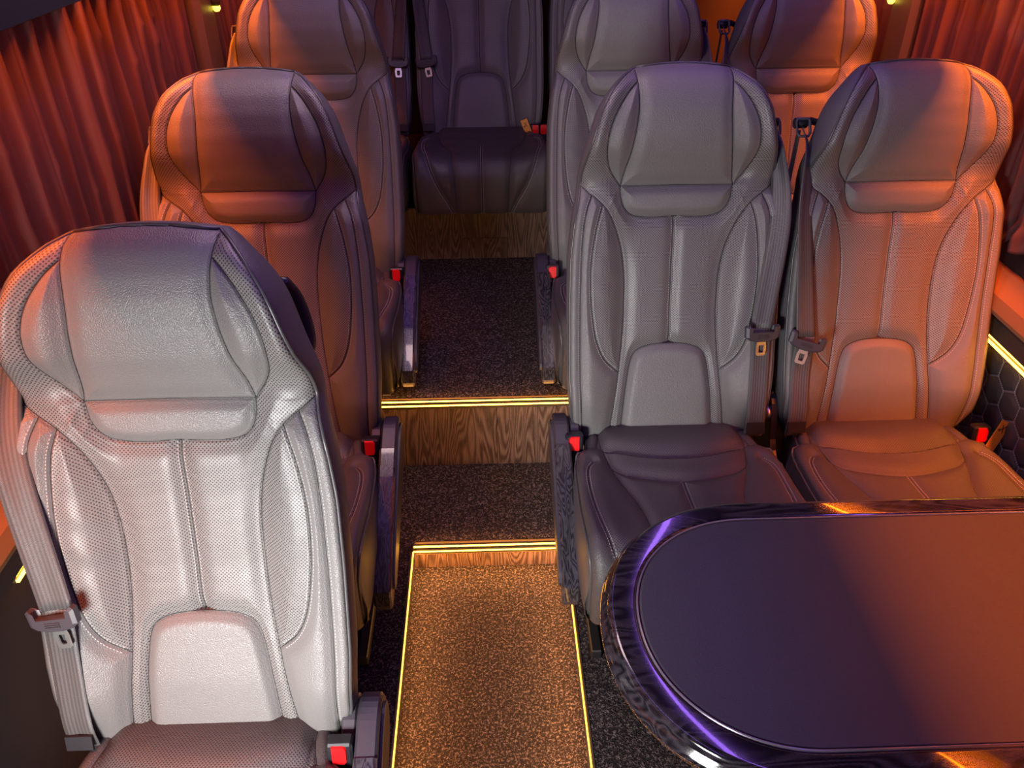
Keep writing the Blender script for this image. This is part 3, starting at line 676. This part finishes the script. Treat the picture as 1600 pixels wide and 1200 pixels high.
def belt_parts(sd, tongue_u=.197, tongue_s=.245, rot=0.17, lean=0.0):
    parts = []
    gx = sd*.216
    top = bp(gx, .690, -.030); tp = bp(sd*tongue_u, tongue_s+.012, .049)
    mid = bp(sd*.222, .50, .046)
    b = ribbon([top, bp(gx, .64, .012), mid, tp], [.030, .040, .046, .047], [sd*1.25, sd*1.0, sd*.55, sd*.15], M['web'], name='shoulder_belt')
    lap = ribbon([tp, bp(sd*(tongue_u+.004), .15, .047), bp(sd*.200, .05, .050), bp(sd*.200, -.01, .035)], [.046, .046, .046, .046], [0, 0, 0, 0], M['web'], name='lap_belt')
    ret = ribbon([bp(gx, .685, -.050), bp(sd*.243, .45, -.050), bp(sd*.245, .1, -.055), bp(sd*.243, -.10, -.06)], [.036, .044, .046, .046], [sd*1.45, sd*1.45, sd*1.45, sd*1.45], M['web'], name='return_belt')
    # tongue: plastic bar with raised ends and steel latch
    f = frame_pos(bp(sd*tongue_u, tongue_s, .057), -sd*rot, -sd*.15)
    g = G(); poly = [(-.041, .018), (-.036, .022), (-.031, .018), (-.030, .006), (.030, .006), (.031, .018), (.036, .022), (.041, .018), (.040, -.006), (.031, -.013), (.012, -.017), (-.012, -.017), (-.031, -.013), (-.040, -.006)]
    nP = len(poly)
    lv = [(-.006, .86), (-.004, 1.0), (.006, 1.0), (.009, .85)]; V = [f(x*k, y*k, z) for z, k in lv for x, y in poly]; F = [tuple(range(nP))[::-1], tuple(range(3*nP, 4*nP))]
    for q in range(3):
        for i in range(nP): j = (i+1) % nP; F.append((q*nP+i, q*nP+j, (q+1)*nP+j, (q+1)*nP+i))
    g.add(V, F)
    for yy in (-.008, -.0045, -.001): 
        bx = [f(x, y, z) for z in (.008, .0105) for x, y in ((-.013, yy-.0008), (.013, yy-.0008), (.013, yy+.0008), (-.013, yy+.0008))]; g.add(bx, [(4, 5, 6, 7), (0, 1, 5, 4), (1, 2, 6, 5), (2, 3, 7, 6), (3, 0, 4, 7)])
    tong = g.mesh('belt_tongue', M['grey_plastic'], False)
    g = G(); o_ = [(-.0125, -.014), (.0125, -.014), (.0105, -.020), (.0125, -.028), (.0115, -.047), (.008, -.050), (-.008, -.050), (-.0115, -.047), (-.0125, -.028), (-.0105, -.020)]
    i_ = [(-.006, -.026), (.006, -.026), (.006, -.026), (.006, -.028), (.0055, -.0415), (.004, -.043), (-.004, -.043), (-.0055, -.0415), (-.006, -.028), (-.006, -.026)]
    V = [f(x, y, z) for z in (-.0012, .0012) for x, y in o_+i_]; n_ = len(o_); F = []
    for i in range(n_):
        j = (i+1) % n_
        F += [(2*n_+i, 2*n_+j, 3*n_+j, 3*n_+i), (i, n_+i, n_+j, j), (i, j, 2*n_+j, 2*n_+i), (n_+i, 3*n_+i, 3*n_+j, n_+j)]
    g.add(V, F); latch = g.mesh('latch_plate', M['steel'])
    # guide: roller and loop on the shoulder
    g = G(); c0 = np.array(bp(gx, .700, -.045)); 
    g.tube([tuple(c0+np.array((x_, 0, 0))) for x_ in (-.015, -.013, .013, .015)], [.008, .0115, .0115, .008], 16)
    g.tube([bp(gx-sd*.010, .700, -.045), bp(gx-sd*.025, .705, -.05), bp(gx-sd*.045, .70, -.06)], .008, 10)
    guide = g.mesh('belt_guide', M['plastic'], True)
    g = G(); lo = [bp(gx+x_, .690+y_, -.03+z_) for x_, y_, z_ in ((-.015, .012, 0), (-.012, .019, 0), (.012, .019, 0), (.015, .012, 0), (.014, -.012, .010), (.010, -.018, .012), (-.010, -.018, .012), (-.014, -.012, .010))]
    g.tube(lo, .0032, 8, closed=True); loop = g.mesh('guide_loop', M['grey_plastic'], True)
    g = G(); q = [(sd*.180, .030), (sd*.222, .030), (sd*.222, .004), (sd*.180, .004)]
    V = [bp(x, s_, w_) for w_ in (.050, .0545) for x, s_ in q]; g.add(V, [(4, 5, 6, 7), (3, 2, 1, 0), (0, 1, 5, 4), (1, 2, 6, 5), (2, 3, 7, 6), (3, 0, 4, 7)]); lab = g.mesh('belt_label', M['dark'])
    return [('seat_belt', b, [('belt_tongue', tong, None), ('latch_plate', latch, 'steel latch plate')]), ('lap_belt', lap, [('belt_label', lab, None)]), ('return_belt', ret, []), ('belt_guide', guide, [('guide_loop', loop, None)])]
def buckle_parts(sd, tagged=False, stem=True):
    """black housing with red button; local coordinates around (0,0,0) pointing up"""
    g = G(); g.box(-.021, .021, -.013, .013, -.045, .022, .004)
    g.tube([(0, 0, -.04), (0, .006, -.09), (0, .012, -.14)], [.009, .007, .007], 8)
    h = g.mesh('buckle', M['plastic'])
    g = G(); poly = [(-.012, -.016), (.008, -.016), (.012, -.010), (.012, .014), (.008, .019), (-.012, .019)]; poly = [(x*sd, y) for x, y in poly]
    if sd < 0: poly = poly[::-1]
    n_ = len(poly); V = [(x, -.0125, y) for x, y in poly]+[(x*.92, -.0165, y*.94) for x, y in poly]
    g.add(V, [tuple(range(n_, 2*n_))]+[(i, (i+1) % n_, n_+(i+1) % n_, n_+i) for i in range(n_)]); btn = g.mesh('release_button', M['red'])
    ch = [('release_button', btn, 'red release button')]
    return ('buckle', h, ch)
def tag_mesh():
    g = G(); g.box(-.013, .013, -.0165, -.0150, -.040, .038, .0005); a = g.mesh('paper_tag', M['tagp'])
    g = G()
    for p, q in (((-.006, .010), (.006, .026)), ((.005, .008), (-.003, .027)), ((-.010, .012), (-.004, .016))):
        dx, dz = q[0]-p[0], q[1]-p[1]; L = math.hypot(dx, dz); nx, nz = -dz/L*.0009, dx/L*.0009
        V = [(p[0]+nx, y, p[1]+nz) for y in (-.0166, -.0171)]+[(p[0]-nx, y, p[1]-nz) for y in (-.0166, -.0171)]+[(q[0]-nx, y, q[1]-nz) for y in (-.0166, -.0171)]+[(q[0]+nx, y, q[1]+nz) for y in (-.0166, -.0171)]
        g.add(V, [(1, 3, 5, 7), (0, 2, 3, 1), (2, 4, 5, 3), (4, 6, 7, 5), (6, 0, 1, 7)])
    return a, g.mesh('tag_mark', M['ink'])
TAG, TAGM = tag_mesh()
def armrest_parts(sd):
    """slab beside the cushion on side sd, swung down; local: forward = -y"""
    x0, x1 = sd*.238, sd*.275
    prof_ = smooth_poly([(-.045, -.01), (-.030, .035), (.010, .050), (.06, .036), (.15, -.005), (.26, -.062), (.345, -.118), (.368, -.135), (.372, -.172), (.355, -.190), (.27, -.165), (.16, -.125), (.05, -.085), (-.02, -.055)], 4, closed=True)
    def ext(P_, xa, xb, bev=.005):
        g = G(); n = len(P_); c = P_.mean(0); lv = [(0, 1), (.12, 0), (.88, 0), (1, 1)]; V = []
        tn = np.roll(P_, -1, 0)-np.roll(P_, 1, 0); nn = np.stack([tn[:, 1], -tn[:, 0]], -1); nn /= np.linalg.norm(nn, axis=1, keepdims=True)
        if ((P_-c)*nn).sum() < 0: nn = -nn
        for f, b_ in lv:
            for p, n_ in zip(P_, nn): q = p-n_*b_*bev; V.append((xa+(xb-xa)*f, -q[0], q[1]))
        F = [tuple(range(n)), tuple(range(4*n-1, 3*n-1, -1))]
        for k in range(3):
            for i in range(n): j = (i+1) % n; F.append((k*n+i, (k+1)*n+i, (k+1)*n+j, k*n+j))
        if sd < 0: F = [f[::-1] for f in F]
        g.add(V, F); return g
    body = ext(prof_, x0, x1).mesh('armrest', M['matte'])
    # glossy wood-look cover on the top edge
    topc = [(.085, .026), (.15, -.003), (.26, -.060), (.345, -.116), (.370, -.134), (.375, -.172), (.366, -.172), (.360, -.142), (.335, -.124), (.25, -.07), (.15, -.018), (.087, .012)]
    topc = np.array(topc); ce = np.array([(p[0]+.0, p[1]+.003) for p in topc]); 
    cover = ext(ce, x0-sd*.0005, x1+sd*.0005, .003).mesh('wood_cover', M['gloss_arm'])
    inner = smooth_poly([(-.028, .0), (-.010, .030), (.04, .022), (.15, -.03), (.27, -.092), (.335, -.14), (.32, -.165), (.22, -.135), (.10, -.09), (.0, -.05)], 4, closed=True)
    side = ext(inner, x1-sd*.001, x1+sd*.006, .003).mesh('side_cap', M['matte'])
    br = smooth_poly([(-.05, -.05), (-.04, .02), (-.005, .040), (.035, .030), (.05, -.02), (.06, -.10), (.0, -.14)], 3, closed=True)
    bracket = ext(br, sd*.212, sd*.236, .005).mesh('pivot_bracket', M['grey_plastic'])
    return [('armrest', body, [('wood_cover', cover, 'glossy black wood-look cover'), ('side_cap', side, None)]), ('pivot_bracket', bracket, [])]
def side_plate(sd):
    """recliner cover low on the side without an armrest"""
    g = G(); P_ = smooth_poly([(-.06, -.10), (-.07, .02), (-.05, .07), (-.015, .075), (.01, .03), (.04, -.04), (.12, -.10), (.12, -.15), (-.04, -.15)], 3, closed=True); n = len(P_)
    V = [(sd*x, -p[0], p[1]) for x in (.236, .250) for p in P_]; F = [tuple(range(n)), tuple(range(2*n-1, n-1, -1))]+[(i, n+i, n+(i+1) % n, (i+1) % n) for i in range(n)]
    if sd < 0: F = [f[::-1] for f in F]
    g.add(V, F); m1 = g.mesh('recliner_cover', M['plastic'])
    g = G(); c = (sd*.25, .012, .035); g.tube([(c[0]-sd*.002, c[1], c[2]), (c[0]+sd*.010, c[1], c[2]), (c[0]+sd*.012, c[1], c[2])], [.017, .017, .012], 20); m2 = g.mesh('recliner_knob', M['steel'], True)
    return ('recliner_cover', m1, [('recliner_knob', m2, 'bright round knob')])
def handle(sd):
    g = G(); pts = [bp(sd*.176, .60, -.100), bp(sd*.182, .625, -.112), bp(sd*.178, .66, -.116), bp(sd*.166, .70, -.114), bp(sd*.148, .73, -.100)]
    g.tube([tuple(p) for p in smooth_poly(pts, 6)], [.004]+[.010]*23+[.004], 10); return ('grab_handle', g.mesh('grab_handle', M['plastic'], True), [])
PARTS = {}
for sd in (-1, 1):
    PARTS['belt', sd] = belt_parts(sd, rot=.17 if sd < 0 else .0); PARTS['buckle', sd] = buckle_parts(sd); PARTS['arm', sd] = armrest_parts(sd); PARTS['plate', sd] = side_plate(sd); PARTS['handle', sd] = handle(sd)
PARTS['beltR1b'] = belt_parts(-1, .198, .222, -.28)
PEDC = {}
def put(parent, item, loc=(0, 0, 0), rot=None):
    nm, me, ch = item; o = link(nm, me, parent, loc, rot)
    for c in ch:
        q = link(c[0], c[1], o)
        if c[2]: q['label'] = c[2]
    return o
def seat(x, D, z, floor, label, belt, arm=None, buckle=None, group='coach seats in dark leather', tagged=False, beltset=None, bk=(.228, -.062, .018), second_buckle=False, plate=None):
    r = empty('coach_seat', (x, D, floor)); tag(r, label, 'seat', group); h = z-floor; L = (0, 0, h)
    for nm, me in BACK: link(nm, me, r, L)
    for me in SEAM_SHADES+CSEAM_SHADES: link('seam_shade', me, r, L)
    sh = link('back_shell', SHELL, r, L); link('piping', PIPING, r, L); st = link('stitching', STITCH, r, L); st['kind'] = 'stuff'
    for nm, me in CUSH: link(nm, me, r, L)
    for k_ in (0, 1): link('cushion_flank', SKIRTS[k_], r, L); link('piping', CPIPES[k_], r, L)
    st = link('stitching', CSTITCH, r, L); st['kind'] = 'stuff'; link('cushion_base', BASEPAN, r, L)
    if h > .17:
        key = round(h, 3)
        if key not in PEDC:
            g = G(); g.box(-.17, .17, -.33, .02, 0.001, h-.155, .008)
            for sx in (-1, 1): g.box(sx*.19-.012, sx*.19+.012, -.36, .05, 0.001, .03, .003)
            PEDC[key] = g.mesh('pedestal', M['frame'])
        link('pedestal', PEDC[key], r)
    for it in (beltset or PARTS['belt', belt]):
        if it[0] != 'return_belt' or (belt < 0 and not arm and x > 0): put(r, it, L)
    if arm:
        for it in PARTS['arm', arm]: put(r, it, L)
        if z < .43: put(r, PARTS['handle', arm], L)
    elif D < 3: put(r, PARTS['plate', plate or belt], L)
    if buckle:
        o = put(r, PARTS['buckle', buckle], (buckle*bk[0], bk[1], h+bk[2]), (math.radians(-12), 0, 0))
        if second_buckle: put(r, PARTS['buckle', -buckle], (buckle*(bk[0]+.030), bk[1], h+bk[2]), (math.radians(-12), 0, 0))
        if tagged:
            tg = link('paper_tag', TAG, o, (.032*tagged, -.006, .004), (0, .38*tagged, 0)); tg['label'] = 'orange paper tag'; tg_m = None
            q = link('paper_tag_mark', TAGM, o, (.032*tagged, -.006, .004), (0, .38*tagged, 0))
    return r
Zc = lambda H: CZ-H
Z1, ZR1, ZR2, ZM = Zc(1.216), Zc(1.170), Zc(1.094), Zc(.915)
BKL = (.214, -.062, .018)
seat(-.470, .811, Z1, F1, 'nearest dark leather seat, front left, brightly lit grey', -1, 1, 1, bk=BKL)
seat(-.499, 1.534, ZR1, F1, 'dark leather seat directly behind the nearest left seat', -1, 1, 1, bk=BKL)
seat(-.496, 2.274, ZR2, F2, 'third dark leather seat on the left, above the upper step', -1, 1, 1, bk=BKL)
seat(.414, 1.532, ZR1, F1, 'dark leather aisle seat behind the oval table, purple-lit headrest top', 1, -1, -1)
seat(.913, 1.532, ZR1, F1, 'orange-lit leather window seat behind the table, right side', -1, None, 1, beltset=PARTS['beltR1b'], tagged=1, bk=(.240, -.05, .005))
seat(.417, 2.274, ZR2, F2, 'dark leather aisle seat behind the aisle seat at the table', 1, -1, -1)
seat(.915, 2.274, ZR2, F2, 'orange-lit leather window seat at the upper right edge of the picture', -1, None, 1)
seat(-.020, 3.12, ZM, F3, 'purple-lit middle seat of the back row, facing down the aisle', -1, None, 1, tagged=-1, bk=(.206, -.03, .012), second_buckle=True)
seat(-.520, 3.12, ZM, F3, 'back row seat left of the middle one, mostly hidden', 1, None, -1)
seat(.480, 3.12, ZM, F3, 'back row seat right of the middle one, a narrow strip visible', 1, None, -1)

# ------------------------------------------------------------------ table
TZ = CZ-.999
def stad(off, xr, n=56):
    cy = .820; R_ = .265+off; x0 = .443; pts = []
    for k in range(n+1):
        a = PI/2+PI*k/n; c, s = math.cos(a), math.sin(a); e = 2/2.12
        pts.append((x0-abs(c)**e*(R_+.003), cy+math.copysign(abs(s)**e, s)*R_))
    return [(xr, cy+R_)]+pts+[(xr, cy-R_)]
tb = empty('oval_table', (.72, .82, F1)); tag(tb, 'dark leather-topped table with rounded end and glossy wood-look rim', 'table')
def rings_mesh(name, specs, mat, cap_top=False, cap_bot=False, smooth=True):
    V = []; F = []; L = [stad(o, 1.19) for o, z in specs]; n = len(L[0])
    for l, (o, z) in zip(L, specs): V += [(x-.72, y-.82, z-F1) for x, y in l]
    for k in range(len(specs)-1):
        for i in range(n): j = (i+1) % n; F.append((k*n+i, k*n+j, (k+1)*n+j, (k+1)*n+i))
    if cap_top: F.append(tuple((len(specs)-1)*n+i for i in range(n)))
    if cap_bot: F.append(tuple(range(n))[::-1])
    me = mesh(name, V, F, mat, smooth=smooth); return me
rim = [(-.06, TZ-.060), (-.012, TZ-.060), (-.002, TZ-.056), (.004, TZ-.048), (.012, TZ-.036), (.014, TZ-.028), (.010, TZ-.020), (.003, TZ-.014), (.002, TZ-.010), (.001, TZ-.005), (-.002, TZ-.002), (-.0045, TZ-.0004), (-.007, TZ), (-.0085, TZ), (-.037, TZ), (-.0385, TZ-.0002), (-.0395, TZ-.001), (-.043, TZ-.003), (-.045, TZ-.006)]
link('wood_rim', rings_mesh('wood_rim', rim, M['gloss'], cap_bot=True), tb)
link('rim_bead', rings_mesh('rim_bead', [(-.042, TZ-.004), (-.043, TZ+.0005), (-.0445, TZ+.0015), (-.046, TZ+.0005), (-.047, TZ-.004)], M['bead']), tb)
link('leather_inlay', rings_mesh('leather_inlay', [(-.0465, TZ-.004), (-.048, TZ+.0002), (-.051, TZ+.0008)], M['inlay'], cap_top=True, smooth=False), tb)
g = G(); g.tube([(0, 0, .001), (0, 0, .012), (0, 0, .02), (0, 0, TZ-.062-F1)], [.13, .13, .035, .035], 24); link('table_leg', g.mesh('table_leg', M['plastic'], True), tb)
g = G(); g.box(-.62+.30, .42, -.10, .10, TZ-.075-F1, TZ-.060-F1, .003); link('support_plate', g.mesh('support_plate', M['frame']), tb)
